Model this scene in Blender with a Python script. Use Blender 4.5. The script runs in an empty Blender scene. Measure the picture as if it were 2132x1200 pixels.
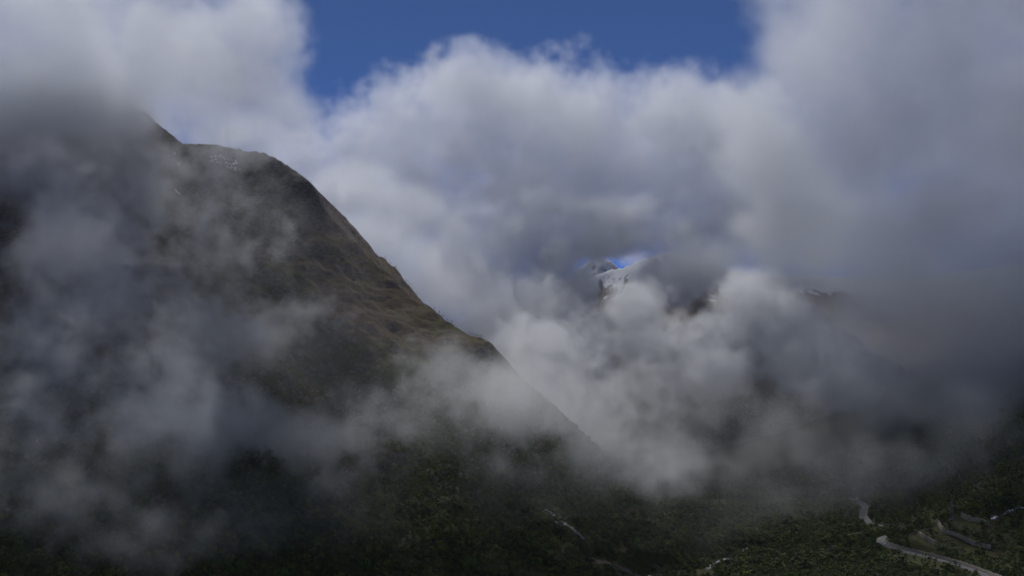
import bpy, bmesh, math, random
import numpy as np
from mathutils import Vector, Matrix

# ------------------------------------------------------------------ camera, sky, sun, exposure
sc = bpy.context.scene
COL = sc.collection
R = math.radians
FPX, PITCH, CAMZ = 2929.0, R(3.5), 300.0          # focal length in photo pixels, upward tilt, camera height
cam = bpy.data.objects.new('camera', bpy.data.cameras.new('camera'))
COL.objects.link(cam); sc.camera = cam
cam.location = (0, 0, CAMZ); cam.rotation_euler = (R(90) + PITCH, 0, 0)
cam.data.sensor_width = 36; cam.data.lens = 36 * FPX / 2132
cam.data.clip_start = 1; cam.data.clip_end = 60000

SUN_EL, SUN_AZ = R(48), R(-13)                     # azimuth from the view direction, minus = to the left
world = bpy.data.worlds.new('World'); sc.world = world; world.use_nodes = True
wn = world.node_tree
sky = wn.nodes.new('ShaderNodeTexSky'); sky.sky_type = 'NISHITA'; sky.sun_disc = False
sky.sun_elevation = SUN_EL; sky.sun_rotation = SUN_AZ
sky.altitude = 17500; sky.air_density = 1.0; sky.dust_density = 0.0; sky.ozone_density = 7.0
wn.links.new(sky.outputs[0], wn.nodes['Background'].inputs[0])
wn.nodes['Background'].inputs[1].default_value = 0.145
sl = bpy.data.lights.new('sun', 'SUN'); sl.energy = 1.8; sl.angle = R(12); sl.color = (1, .98, .95)
sun = bpy.data.objects.new('sun', sl); COL.objects.link(sun)
sdir = Vector((math.sin(SUN_AZ) * math.cos(SUN_EL), math.cos(SUN_AZ) * math.cos(SUN_EL), math.sin(SUN_EL)))
sun.rotation_euler = sdir.to_track_quat('Z', 'Y').to_euler(); sun.location = sdir * 9000
sc.view_settings.view_transform = 'Standard'; sc.view_settings.look = 'None'
sc.view_settings.exposure = 0.15; sc.view_settings.gamma = 1
cy = sc.cycles
cy.use_denoising = True; cy.use_adaptive_sampling = True; cy.adaptive_threshold = 0.04
cy.max_bounces = 12; cy.volume_bounces = 6; cy.diffuse_bounces = 2; cy.transparent_max_bounces = 8
HAZE = 0.6e-5
cy.volume_step_rate = 6.0; cy.volume_max_steps = 512

random.seed(7); rng = np.random.default_rng(7)

# ------------------------------------------------------------------ helpers
def ray(px, py):
    u, v = (px - 1066) / FPX, (600 - py) / FPX
    c, s = math.cos(PITCH), math.sin(PITCH)
    return np.array([u, c - v * s, s + v * c])      # x, y, z of the direction
def at(px, py, d):                                  # point on the pixel's ray at ground distance d (world y)
    r = ray(px, py); t = d / r[1]
    return np.array([r[0] * t, d, CAMZ + r[2] * t])
def at_z(px, py, z):
    r = ray(px, py); t = (z - CAMZ) / r[2]
    return np.array([r[0] * t, r[1] * t, z])

PERM = rng.permutation(256); PERM = np.concatenate([PERM, PERM, PERM])
GA = np.linspace(0, 2 * np.pi, 256, endpoint=False); GX, GY = np.cos(GA), np.sin(GA)
def perlin(x, y):
    xi, yi = np.floor(x).astype(int), np.floor(y).astype(int)
    xf, yf = x - xi, y - yi
    u, v = xf * xf * xf * (xf * (xf * 6 - 15) + 10), yf * yf * yf * (yf * (yf * 6 - 15) + 10)
    def g(a, b, dx, dy):
        h = PERM[PERM[a & 255] + (b & 255)]
        return GX[h] * dx + GY[h] * dy
    n00, n10 = g(xi, yi, xf, yf), g(xi + 1, yi, xf - 1, yf)
    n01, n11 = g(xi, yi + 1, xf, yf - 1), g(xi + 1, yi + 1, xf - 1, yf - 1)
    return (n00 * (1 - u) + n10 * u) * (1 - v) + (n01 * (1 - u) + n11 * u) * v
def fbm(x, y, o=4, gain=.5):
    a, s, t = 1.0, 0, 0
    for i in range(o):
        s = s + a * perlin(x * 2 ** i + 17.3 * i, y * 2 ** i - 9.1 * i); t += a; a *= gain
    return s / t
def sstep(a, b, x):
    t = np.clip((x - a) / (b - a), 0, 1); return t * t * (3 - 2 * t)

def tps(pts, lam=1e-4):
    P = np.array(pts); xy = P[:, :2] / 1000; n = len(P)
    d2 = ((xy[:, None] - xy[None]) ** 2).sum(-1)
    K = .5 * d2 * np.log(d2 + 1e-12) + lam * np.eye(n)
    A = np.zeros((n + 3, n + 3)); A[:n, :n] = K; A[:n, n] = 1; A[:n, n + 1:] = xy
    A[n, :n] = 1; A[n + 1:, :n] = xy.T
    w = np.linalg.solve(A, np.concatenate([P[:, 2], np.zeros(3)]))
    def f(x, y):
        x, y = x / 1000, y / 1000
        z = w[n] + w[n + 1] * x + w[n + 2] * y
        for i in range(n):
            r2 = (x - xy[i, 0]) ** 2 + (y - xy[i, 1]) ** 2
            z = z + w[i] * .5 * r2 * np.log(r2 + 1e-12)
        return z
    return f

def poly_dist(x, y, P):
    """distance to a polyline, signed side (plus = right-hand / behind), interpolated z, end flag"""
    best = np.full(x.shape, 1e9); side = np.zeros(x.shape); zz = np.zeros(x.shape)
    for a, b in zip(P[:-1], P[1:]):
        dx, dy = b[0] - a[0], b[1] - a[1]; L2 = dx * dx + dy * dy
        t = np.clip(((x - a[0]) * dx + (y - a[1]) * dy) / L2, 0, 1)
        qx, qy = x - a[0] - t * dx, y - a[1] - t * dy
        d = np.hypot(qx, qy); m = d < best
        best = np.where(m, d, best); zz = np.where(m, a[2] + t * (b[2] - a[2]), zz)
        side = np.where(m, np.sign(dx * qy - dy * qx), side)
    return best, side, zz

# ------------------------------------------------------------------ terrain: heights
crest_px = [(-700, 330, 3500), (-250, 235, 3520), (0, 222, 3520), (150, 214, 3500), (280, 228, 3480), (302, 238, 3460),
            (330, 266, 3440), (348, 287, 3420), (380, 298, 3400), (445, 304, 3360), (490, 315, 3330), (545, 323, 3300),
            (575, 338, 3280), (610, 362, 3255), (645, 386, 3230), (660, 411, 3215), (680, 441, 3200), (700, 470, 3180),
            (725, 496, 3155), (745, 511, 3130), (760, 531, 3115), (790, 559, 3090), (810, 581, 3070), (850, 614, 3030),
            (880, 642, 3000), (915, 662, 2960), (950, 687, 2930), (985, 702, 2890), (1015, 714, 2860), (1035, 737, 2840),
            (1055, 767, 2820), (1085, 792, 2790), (1120, 822, 2760), (1150, 852, 2730), (1240, 942, 2640), (1330, 1022, 2540),
            (1400, 1078, 2450), (1480, 1137, 2350), (1530, 1172, 2290)]
crest = np.array([at(*c) for c in crest_px])
front_px = [(0, 1230, 1700), (-500, 1230, 1560), (400, 1230, 1790), (800, 1230, 1930), (1100, 1230, 2060), (1340, 1215, 2180),
            (700, 900, 2520), (300, 800, 2450), (0, 800, 2380), (980, 960, 2480), (450, 560, 2960), (150, 480, 3000),
            (1200, 1080, 2330), (1430, 1180, 2240), (700, 640, 2930), (430, 400, 3170)]
road_px = [(2150, 1246, -15), (2100, 1225, -12), (2060, 1202, -9), (2000, 1179, -5), (1940, 1162, -1), (1890, 1150, 3), (1855, 1140, 6),
           (1838, 1132, 8), (1833, 1125, 9), (1843, 1117, 11), (1866, 1112, 13), (1886, 1107, 14.5), (1880, 1102, 16),
           (1855, 1097, 18), (1830, 1093.5, 20), (1808, 1088, 22), (1797, 1079, 24), (1797, 1066, 27), (1802, 1058, 30),
           (1797, 1050, 32), (1786, 1044, 34), (1772, 1038, 36)]
road_raw = np.array([at_z(*r) for r in road_px])
river_px = [(1250, 1240, -18), (1345, 1201, -14), (1440, 1191, -12), (1470, 1186, -10), (1490, 1172, -8.5), (1512, 1164, -7.5),
            (1530, 1158, -5), (1560, 1140, -1)]
river_raw = np.array([at_z(*r) for r in river_px])
front = tps([at(*p) for p in front_px] + [c for c in crest], 2e-5)
val_pts = [p for p in road_raw[::2]] + [p for p in river_raw] + [at_z(1575, 1120, 0), at_z(1570, 1092, 6), at_z(1590, 1065, 14)] + \
    [at(*p) for p in [(1945, 1138, 2358), (1962, 1105, 2397), (2030, 1085, 2422), (2062, 1143, 2350), (2132, 1150, 2330),
                      (2132, 1000, 2560), (2132, 1070, 2440), (2300, 1000, 2500), (2132, 900, 2800), (1983, 1093, 2414), (1910, 1108, 2400), (2500, 900, 2500)]] + \
    [at_z(*p) for p in [(1700, 1190, 0), (1600, 1192, -4), (1700, 1150, 5), (1650, 1100, 9), (1780, 1165, 2), (1850, 1190, -6), (1500, 1047, 27), (1640, 1047, 30)]] + \
    [np.array(p) for p in [(500, 3500, 50), (900, 3300, 150), (0, 1500, -40), (700, 1700, -40), (-800, 1200, -30), (1500, 1800, 60), (0, 2600, -40), (500, 4500, 120), (-500, 3800, 150), (1600, 3600, 500), (-1500, 1000, -30), (1500, 800, 0)]]
valley = tps(val_pts, 1e-3)
ridges = [  # far crests: pixel, pixel, distance; front slope
    ([(1560, 640, 4650), (1620, 630, 4500), (1690, 650, 4300), (1735, 668, 4250), (1758, 690, 4200), (1830, 740, 4150), (2000, 820, 4100), (2300, 800, 4300)], .75),
    ([(900, 700, 6300), (1130, 618, 6400), (1200, 592, 6450), (1240, 574, 6500), (1275, 562, 6500), (1300, 556, 6450), (1330, 543, 6400), (1400, 520, 6300), (1550, 570, 6300), (1900, 580, 6500), (2400, 560, 6800)], .62),
    ([(700, 760, 8200), (1150, 600, 8200), (1240, 532, 8200), (1275, 544, 8200), (1292, 560, 8200), (1340, 640, 8200)], .7),
]
ridges = [(np.array([at(*c) for c in p]), s) for p, s in ridges]
GD = np.array([.67, -.74]); GP = np.array([.74, .67])   # downhill and across on the big flank

def base_height(x, y):
    u, w = x * GD[0] + y * GD[1], x * GP[0] + y * GP[1]
    d, side, _ = poly_dist(x, y, crest)
    near = sstep(0, 260, d)
    zf = front(x, y)
    gul = fbm(w / 170 + .25 * fbm(x / 260, y / 260, 2), u / 900, 4)
    zf = zf + (-np.abs(gul) * 70 + 12) * (.12 + .88 * near)
    zf = zf + fbm(x / 60, y / 60, 5, .6) * (17 + 6 * near) + fbm(w / 26, u / 110, 4, .6) * 8 * (.7 + near) + np.abs(fbm(x / 24, y / 24, 3, .6)) * 7
    crag = 1 - 2.2 * np.abs(fbm(w / 42 + .3 * perlin(x / 70, y / 70), u / 330, 4, .6))
    zf = zf + crag * 9 * (.35 + .65 * sstep(20, 160, d)) + np.maximum(fbm(x / 17, y / 17, 2), 0) * 7 * (1 - near)
    behind = np.where(side > 0, d, 0)
    zf = zf - .9 * behind - .0006 * behind ** 2
    zv = valley(x, y); zv = np.maximum(zv, -60) + fbm(x / 90, y / 90, 4) * 9 * sstep(0, 400, np.abs(zv - 300) * 0 + 400)
    z = np.maximum(zf, zv); k = 12.0
    z = z + k * np.log1p(np.exp(-np.abs(zf - zv) / k))
    for P, s in ridges:
        dd, sd, zz = poly_dist(x, y, P)
        zr = zz - s * dd + fbm(x / 300, y / 300, 5) * np.minimum(dd * .5 + 12, 110) + fbm(x / 60, y / 60, 3) * np.minimum(dd * .2 + 4, 22)
        z = np.maximum(z, zr)
    zh = np.where(y > 0, CAMZ - 1.7 - .4 * y, CAMZ - 1.7 - .08 * y)
    zh = zh - .0001 * x * x * (y > 0) + fbm(x / 40, y / 40, 3) * 6 * sstep(20, 120, np.hypot(x, y))
    z = np.maximum(z, zh)
    far = sstep(9000, 14000, np.hypot(x, y))
    return z * (1 - far) + far * (200 + 250 * fbm(x / 3000, y / 3000, 4))

def spaced(parts):
    out = []
    for a, b, s in parts: out += list(np.arange(a, b, s))
    return np.array(out)
gx = np.concatenate([-np.geomspace(6500, 1500, 26)[:-1], spaced([(-1500, 540, 5), (540, 880, 3.5), (880, 1200, 8)]), np.geomspace(1200, 6500, 28)])
gy = np.concatenate([spaced([(-3600, -300, 300), (-300, 60, 20), (60, 1500, 40), (1500, 2060, 5), (2060, 2700, 3.5), (2700, 3560, 5), (3560, 5000, 18)]), spaced([(5000, 8600, 30)]), np.array([8600.0, 8700, 8850, 9000])])
NX, NY = len(gx), len(gy)
XX, YY = np.meshgrid(gx, gy)
ZZ = np.empty_like(XX)
for i in range(0, NY, 40): ZZ[i:i + 40] = base_height(XX[i:i + 40], YY[i:i + 40])

def resample(P, step):
    P = np.asarray(P, float)
    Q = [P[0]]                                      # Catmull-Rom through the points
    E = np.vstack([2 * P[0] - P[1], P, 2 * P[-1] - P[-2]])
    for i in range(1, len(E) - 2):
        a, b, c, d = E[i - 1:i + 3]
        for t in np.linspace(0, 1, 13)[1:]:
            Q.append(.5 * (2 * b + (c - a) * t + (2 * a - 5 * b + 4 * c - d) * t * t + (3 * b - a - 3 * c + d) * t ** 3))
    Q = np.array(Q); s = np.concatenate([[0], np.cumsum(np.linalg.norm(np.diff(Q, axis=0), axis=1))])
    ss = np.linspace(0, s[-1], max(2, int(s[-1] / step)))
    return np.stack([np.interp(ss, s, Q[:, k]) for k in range(3)], 1)
road = resample(road_raw, 4); river = resample(river_raw, 6)

def carve(P, half, blend, dz):
    global ZZ
    lo, hi = P[:, :2].min(0) - half - blend, P[:, :2].max(0) + half + blend
    ix = np.where((gx > lo[0]) & (gx < hi[0]))[0]; iy = np.where((gy > lo[1]) & (gy < hi[1]))[0]
    sl_ = np.ix_(iy, ix)
    d, _, z = poly_dist(XX[sl_], YY[sl_], P)
    w = 1 - sstep(half, half + blend, d)
    ZZ[sl_] = ZZ[sl_] * (1 - w) + (z + dz) * w
carve(river, 8, 34, -.6)
carve(road, 7.5, 11, -.75)

def ground(x, y):
    x = np.asarray(x, float); y = np.asarray(y, float)
    i = np.clip(np.searchsorted(gx, x) - 1, 0, NX - 2); j = np.clip(np.searchsorted(gy, y) - 1, 0, NY - 2)
    fx = np.clip((x - gx[i]) / (gx[i + 1] - gx[i]), 0, 1); fy = np.clip((y - gy[j]) / (gy[j + 1] - gy[j]), 0, 1)
    return (ZZ[j, i] * (1 - fx) + ZZ[j, i + 1] * fx) * (1 - fy) + (ZZ[j + 1, i] * (1 - fx) + ZZ[j + 1, i + 1] * fx) * fy
def hit(px, py, d0=1450, d1=9000):
    """first point where the pixel's ray meets the ground"""
    ds = np.arange(d0, d1, 6.0); r = ray(px, py); t = ds / r[1]
    k = np.where(CAMZ + r[2] * t < ground(r[0] * t, ds))[0]
    if len(k) == 0: return None
    d = ds[k[0]] - 3; t = d / r[1]
    return np.array([r[0] * t, d, float(ground(r[0] * t, d))])
def normal_at(x, y, e=6):
    n = Vector((float(ground(x - e, y) - ground(x + e, y)), float(ground(x, y - e) - ground(x, y + e)), 2 * e)); return n.normalized()

# ------------------------------------------------------------------ materials
def new_mat(name):
    m = bpy.data.materials.new(name); m.use_nodes = True
    return m, m.node_tree.nodes, m.node_tree.links, m.node_tree.nodes['Principled BSDF']
def noise_mat(name, c1, c2, scale, rough=.9, detail=5, bump=0, lo=.35, hi=.65, obj_rand=0):
    m, N, L, b = new_mat(name)
    g = N.new('ShaderNodeNewGeometry'); n = N.new('ShaderNodeTexNoise'); n.inputs['Scale'].default_value = scale; n.inputs['Detail'].default_value = detail
    L.new(g.outputs['Position'], n.inputs['Vector'])
    r = N.new('ShaderNodeValToRGB'); r.color_ramp.elements[0].position = lo; r.color_ramp.elements[1].position = hi
    r.color_ramp.elements[0].color = (*c1, 1); r.color_ramp.elements[1].color = (*c2, 1)
    L.new(n.outputs[0], r.inputs[0]); out = r.outputs[0]
    if obj_rand:
        oi = N.new('ShaderNodeObjectInfo'); hs = N.new('ShaderNodeHueSaturation')
        for k, (a, c) in {'Hue': (.5 - .035 * obj_rand, .5 + .02 * obj_rand), 'Value': (1 - .55 * obj_rand, 1 + .6 * obj_rand)}.items():
            mr = N.new('ShaderNodeMapRange'); mr.inputs[3].default_value = a; mr.inputs[4].default_value = c
            if k == 'Hue':
                fr = N.new('ShaderNodeMath'); fr.operation = 'FRACT'; mu = N.new('ShaderNodeMath'); mu.operation = 'MULTIPLY'; mu.inputs[1].default_value = 7.13
                L.new(oi.outputs['Random'], mu.inputs[0]); L.new(mu.outputs[0], fr.inputs[0]); L.new(fr.outputs[0], mr.inputs[0])
            else: L.new(oi.outputs['Random'], mr.inputs[0])
            L.new(mr.outputs[0], hs.inputs[k])
        L.new(out, hs.inputs['Color']); out = hs.outputs[0]
    L.new(out, b.inputs['Base Color']); b.inputs['Roughness'].default_value = rough
    if bump:
        bp = N.new('ShaderNodeBump'); bp.inputs['Strength'].default_value = .6; bp.inputs['Distance'].default_value = bump
        L.new(n.outputs[0], bp.inputs['Height']); L.new(bp.outputs[0], b.inputs['Normal'])
    return m
M = {
    'leaf': noise_mat('birch_leaves', (.048, .074, .012), (.12, .16, .026), .03, .8, 6, obj_rand=1),
    'leaf_pine': noise_mat('pine_needles', (.018, .034, .016), (.035, .058, .024), .2, .8, 3, obj_rand=.6),
    'bark': noise_mat('bark', (.07, .06, .05), (.16, .145, .13), .8, .95),
    'asphalt': noise_mat('asphalt', (.062, .062, .066), (.09, .09, .094), .08, .75, 6),
    'gravel': noise_mat('gravel', (.13, .12, .10), (.21, .19, .165), .4, .95, 8, bump=.3),
    'stone': noise_mat('wall_stone', (.24, .21, .165), (.48, .43, .35), .55, .95, 8, bump=.6),
    'slab': noise_mat('slab_rock', (.20, .19, .175), (.42, .40, .375), .12, .85, 8, bump=.4),
    'scree': noise_mat('scree', (.075, .05, .037), (.19, .14, .11), .3, .95, 8, bump=.8),
    'snow': noise_mat('snow', (.66, .67, .70), (.82, .83, .85), .1, .6, 6, bump=.5),
    'water': noise_mat('river_water', (.03, .04, .045), (.75, .78, .8), .16, .25, 8, lo=.42, hi=.56, bump=.3),
    'steel': noise_mat('galvanised_steel', (.22, .23, .235), (.33, .34, .345), .5, .5),
    'wood': noise_mat('weathered_wood', (.09, .075, .06), (.16, .14, .12), 1.2, .9),
    'porcelain': noise_mat('insulator', (.09, .05, .035), (.13, .08, .06), 2, .3),
    'carwhite': noise_mat('white_car_paint', (.72, .73, .74), (.8, .8, .8), .2, .25),
    'carglass': noise_mat('car_glass', (.01, .012, .014), (.02, .022, .025), .2, .08),
    'tyre': noise_mat('tyre_rubber', (.015, .015, .015), (.03, .03, .03), 2, .9),
    'rim': noise_mat('wheel_rim', (.3, .3, .31), (.4, .4, .41), 2, .4),
    'lamp_red': noise_mat('rear_lamp_plastic', (.3, .01, .01), (.4, .015, .015), 2, .3),
    'lamp_white': noise_mat('headlamp_plastic', (.6, .6, .58), (.75, .75, .74), 2, .2),
    'plank': noise_mat('painted_planks', (.42, .40, .37), (.56, .54, .5), .6, .85),
    'roof': noise_mat('turf_roof', (.10, .09, .085), (.17, .16, .15), .5, .95),
    'paint': noise_mat('road_paint', (.6, .6, .58), (.75, .75, .72), .3, .7),
}

# terrain material: rock / heath / grass / snow from masks stored with the mesh, grain from noise
def terrain_material():
    m, N, L, b = new_mat('mountain_ground')
    def attr(n):
        a = N.new('ShaderNodeAttribute'); a.attribute_name = n; return a.outputs['Fac']
    g = N.new('ShaderNodeNewGeometry')
    def noise(scale, detail=6, rough=.6, vec=None):
        n = N.new('ShaderNodeTexNoise'); n.inputs['Scale'].default_value = scale; n.inputs['Detail'].default_value = detail; n.inputs['Roughness'].default_value = rough
        L.new(vec or g.outputs['Position'], n.inputs['Vector']); return n.outputs[0]
    def ramp(src, a, ca, c, cb):
        r = N.new('ShaderNodeValToRGB'); e = r.color_ramp.elements
        e[0].position = a; e[1].position = c; e[0].color = (*ca, 1); e[1].color = (*cb, 1); L.new(src, r.inputs[0]); return r.outputs[0]
    def mix(f, a, c):
        x = N.new('ShaderNodeMix'); x.data_type = 'RGBA'; L.new(f, x.inputs['Factor']); L.new(a, x.inputs['A']); L.new(c, x.inputs['B']); return x.outputs['Result']
    def math_(op, a, c):
        x = N.new('ShaderNodeMath'); x.operation = op; x.use_clamp = True
        for i, q in enumerate((a, c)):
            if isinstance(q, (int, float)): x.inputs[i].default_value = q
            else: L.new(q, x.inputs[i])
        return x.outputs[0]
    def dot(v, k):                                       # coordinates along and across the fall line of the slope
        q = N.new('ShaderNodeVectorMath'); q.operation = 'DOT_PRODUCT'; L.new(g.outputs['Position'], q.inputs[0]); q.inputs[1].default_value = [c * k for c in v]; return q.outputs['Value']
    fall, acr = Vector((.566, -.622, -.54)).normalized(), Vector((.74, .67, 0)).normalized(); nor = fall.cross(acr)
    cxyz = N.new('ShaderNodeCombineXYZ')
    for k_, (v_, w_) in enumerate(((fall, .13), (acr, 1), (nor, .8))): L.new(dot(v_, w_), cxyz.inputs[k_])
    streak = noise(.05, 7, .66, cxyz.outputs[0]); broad = noise(.013, 5, .6, cxyz.outputs[0]); fine = noise(.12, 7, .7); big = noise(.006, 5, .55)
    rock = mix(streak, ramp(fine, .3, (.075, .058, .045), .75, (.28, .225, .18)), ramp(fine, .35, (.11, .086, .066), .7, (.37, .30, .24)))
    heath = ramp(fine, .3, (.08, .057, .038), .72, (.19, .13, .08))
    heath = mix(ramp(broad, .45, (0, 0, 0), .62, (1, 1, 1)), heath, ramp(fine, .3, (.08, .05, .032), .7, (.18, .11, .066)))
    heath = mix(ramp(big, .42, (0, 0, 0), .6, (1, 1, 1)), heath, ramp(fine, .3, (.07, .064, .028), .7, (.15, .13, .055)))
    grass = ramp(fine, .3, (.034, .038, .012), .72, (.08, .085, .026))
    grass = mix(ramp(noise(.018, 5, .6), .56, (0, 0, 0), .7, (1, 1, 1)), grass, ramp(fine, .3, (.05, .032, .02), .7, (.10, .062, .035)))
    rmask = math_('ADD', math_('MULTIPLY', math_('SUBTRACT', math_('MULTIPLY', math_('ADD', math_('MULTIPLY', attr('rock'), .9), math_('ADD', math_('MULTIPLY', streak, .55), math_('MULTIPLY', broad, .75))), .6), .485), 9.0), 0.0)
    gmask = math_('MULTIPLY', math_('SUBTRACT', math_('ADD', attr('green'), math_('MULTIPLY', fine, .8)), .75), 3.5)
    c = mix(gmask, heath, grass); c = mix(rmask, c, rock)
    smask = math_('MULTIPLY', math_('SUBTRACT', math_('ADD', math_('MULTIPLY', attr('snow'), .5), math_('MULTIPLY', noise(.02, 7, .65), .5)), .56), 14.0)
    snow = ramp(fine, .3, (.68, .69, .71), .7, (.8, .81, .83))
    c = mix(smask, c, snow)
    L.new(c, b.inputs['Base Color']); b.inputs['Roughness'].default_value = .95; b.inputs['Specular IOR Level'].default_value = .2
    bp = N.new('ShaderNodeBump'); bp.inputs['Strength'].default_value = 1; bp.inputs['Distance'].default_value = 5
    hsum = math_('ADD', math_('MULTIPLY', fine, .6), math_('MULTIPLY', streak, .4)); L.new(hsum, bp.inputs['Height']); L.new(bp.outputs[0], b.inputs['Normal'])
    return m
M['terrain'] = terrain_material()

# ------------------------------------------------------------------ scene helpers
def tag(o, label=None, cat=None, group=None, kind=None):
    if label: o['label'] = label
    if cat: o['category'] = cat
    if group: o['group'] = group
    if kind: o['kind'] = kind
    return o
def mesh_obj(name, verts, faces, mat, parent=None, smooth=False):
    me = bpy.data.meshes.new(name); me.from_pydata([tuple(map(float, v)) for v in verts], [], [tuple(map(int, f)) for f in faces]); me.update()
    if mat: me.materials.append(mat)
    if smooth: me.shade_smooth()
    o = bpy.data.objects.new(name, me); COL.objects.link(o); o.parent = parent; return o
def bm_obj(name, bm, mat, parent=None, smooth=False):
    me = bpy.data.meshes.new(name); bm.to_mesh(me); bm.free(); me.materials.append(mat)
    if smooth: me.shade_smooth()
    o = bpy.data.objects.new(name, me); COL.objects.link(o); o.parent = parent; return o
def empty(name, loc, rz=0):
    o = bpy.data.objects.new(name, None); COL.objects.link(o); o.location = loc; o.rotation_euler = (0, 0, rz); return o
def bar(bm, a, b, r, n=4, r2=None):
    a, b = Vector(a), Vector(b); d = b - a; q = d.to_track_quat('Z', 'Y'); r2 = r if r2 is None else r2
    v = [[bm.verts.new(p + q @ Vector((rr * math.cos(2 * math.pi * k / n), rr * math.sin(2 * math.pi * k / n), 0))) for k in range(n)] for p, rr in ((a, r), (b, r2))]
    for k in range(n): bm.faces.new((v[0][k], v[0][(k + 1) % n], v[1][(k + 1) % n], v[1][k]))
    bm.faces.new(v[0][::-1]); bm.faces.new(v[1])
def box(bm, x0, x1, y0, y1, z0, z1):
    v = [bm.verts.new((x, y, z)) for z in (z0, z1) for x, y in ((x0, y0), (x1, y0), (x1, y1), (x0, y1))]
    for f in ((3, 2, 1, 0), (4, 5, 6, 7), (0, 1, 5, 4), (1, 2, 6, 5), (2, 3, 7, 6), (3, 0, 4, 7)): bm.faces.new([v[i] for i in f])

# ------------------------------------------------------------------ terrain mesh
V = np.stack([XX.ravel(), YY.ravel(), ZZ.ravel()], 1)
jj, ii = np.meshgrid(np.arange(NY - 1), np.arange(NX - 1), indexing='ij'); k0 = (jj * NX + ii).ravel()
F = np.stack([k0, k0 + 1, k0 + NX + 1, k0 + NX], 1)
me = bpy.data.meshes.new('terrain')
me.vertices.add(len(V)); me.vertices.foreach_set('co', V.astype(np.float32).ravel())
me.loops.add(F.size); me.loops.foreach_set('vertex_index', F.astype(np.int32).ravel())
me.polygons.add(len(F)); me.polygons.foreach_set('loop_start', np.arange(0, F.size, 4, dtype=np.int32))
me.update(calc_edges=True); me.shade_smooth(); me.materials.append(M['terrain'])
gzx = np.gradient(ZZ, gx, axis=1); gzy = np.gradient(ZZ, gy, axis=0); SL = np.hypot(gzx, gzy)
LOW = fbm(XX / 220, YY / 220, 4)
tree_line = 255 + 90 * LOW                                   # metres; forest below, heath above
green = 1 - sstep(-60, 130, ZZ - tree_line - 40)
rockm = sstep(.75, 1.35, SL + .25 * fbm(XX / 80, YY / 80, 3)) * .75 + sstep(380, 800, ZZ) * .3
rockm = np.where(YY > 3900, .35 + .4 * sstep(.5, 1, SL), rockm)
rockm = np.where((YY < 3600) & (YY > 1500), rockm * sstep(60, 140, ZZ), rockm)
snowm = np.where(YY > 5200, sstep(480, 760, ZZ + 150 * fbm(XX / 200, YY / 200, 3)) * 1.0, 0) * (1 - .35 * sstep(.7, 1.3, SL))
for n, a in (('green', green), ('rock', rockm), ('snow', snowm)):
    at_ = me.attributes.new(n, 'FLOAT', 'POINT'); at_.data.foreach_set('value', np.clip(a, 0, 1).astype(np.float32).ravel())
terrain = bpy.data.objects.new('terrain', me); COL.objects.link(terrain); tag(terrain, 'steep brown and green mountain flank above a forested valley floor', kind='structure')

# ------------------------------------------------------------------ road, walls, river
def ribbon(P, half0, half1=None, dz=0.0, bank=0.0):
    """vertices of a strip along P between lateral offsets half0..half1"""
    T = np.gradient(P[:, :2], axis=0); T /= np.linalg.norm(T, axis=1)[:, None] + 1e-9
    Nn = np.stack([-T[:, 1], T[:, 0]], 1); v = []
    for i, p in enumerate(P):
        for h in (half0, half1):
            h = h[i] if hasattr(h, '__len__') else h
            v.append((p[0] + Nn[i, 0] * h, p[1] + Nn[i, 1] * h, p[2] + dz - bank * h))
    f = [(2 * i, 2 * i + 1, 2 * i + 3, 2 * i + 2) for i in range(len(P) - 1)]
    return v, f
v, f = ribbon(road, -6.2, 6.2, -.12, .055); tag(mesh_obj('road_verge', v, f, M['gravel']), 'pale gravel shoulders of the winding road', kind='structure')
v, f = ribbon(road, -4.8, 4.8, .02, .055); tag(mesh_obj('road', v, f, M['asphalt']), 'winding grey asphalt road with a hairpin bend', kind='structure')
for h in (-4.5, 4.36):
    v, f = ribbon(road, h, h + .14, .03, .055); o = mesh_obj('edge_line', v, f, M['paint'], bpy.data.objects['road'])

riv = river.copy(); wid = 3.4 + 1.6 * np.sin(np.arange(len(riv)) * .7) + 1.2 * np.sin(np.arange(len(riv)) * 1.9)
v, f = ribbon(riv, -wid, wid, .1); tag(mesh_obj('river', v, f, M['water']), 'white water river on the valley floor', kind='structure')
stream_pts = []
for p in [(2064, 1082), (2078, 1076), (2090, 1071), (2104, 1064), (2120, 1060), (2140, 1056)]:
    h = hit(*p); h is not None and stream_pts.append(h)
if len(stream_pts) > 2:
    st = resample(stream_pts, 5); st[:, 2] = ground(st[:, 0], st[:, 1]); w2 = 2 + 1.4 * np.sin(np.arange(len(st)) * .9)
    T = np.gradient(st[:, :2], axis=0); T /= np.linalg.norm(T, axis=1)[:, None]
    vv = []
    for i, p in enumerate(st):
        for h in (-w2[i], 0, w2[i]):
            x, y = p[0] - T[i, 1] * h, p[1] + T[i, 0] * h; vv.append((x, y, float(ground(x, y)) + .5))
    ff = [(3 * i + k, 3 * i + k + 1, 3 * i + k + 4, 3 * i + k + 3) for i in range(len(st) - 1) for k in (0, 1)]
    tag(mesh_obj('stream', vv, ff, M['water']), 'narrow white stream on the right hillside', kind='structure')

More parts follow.
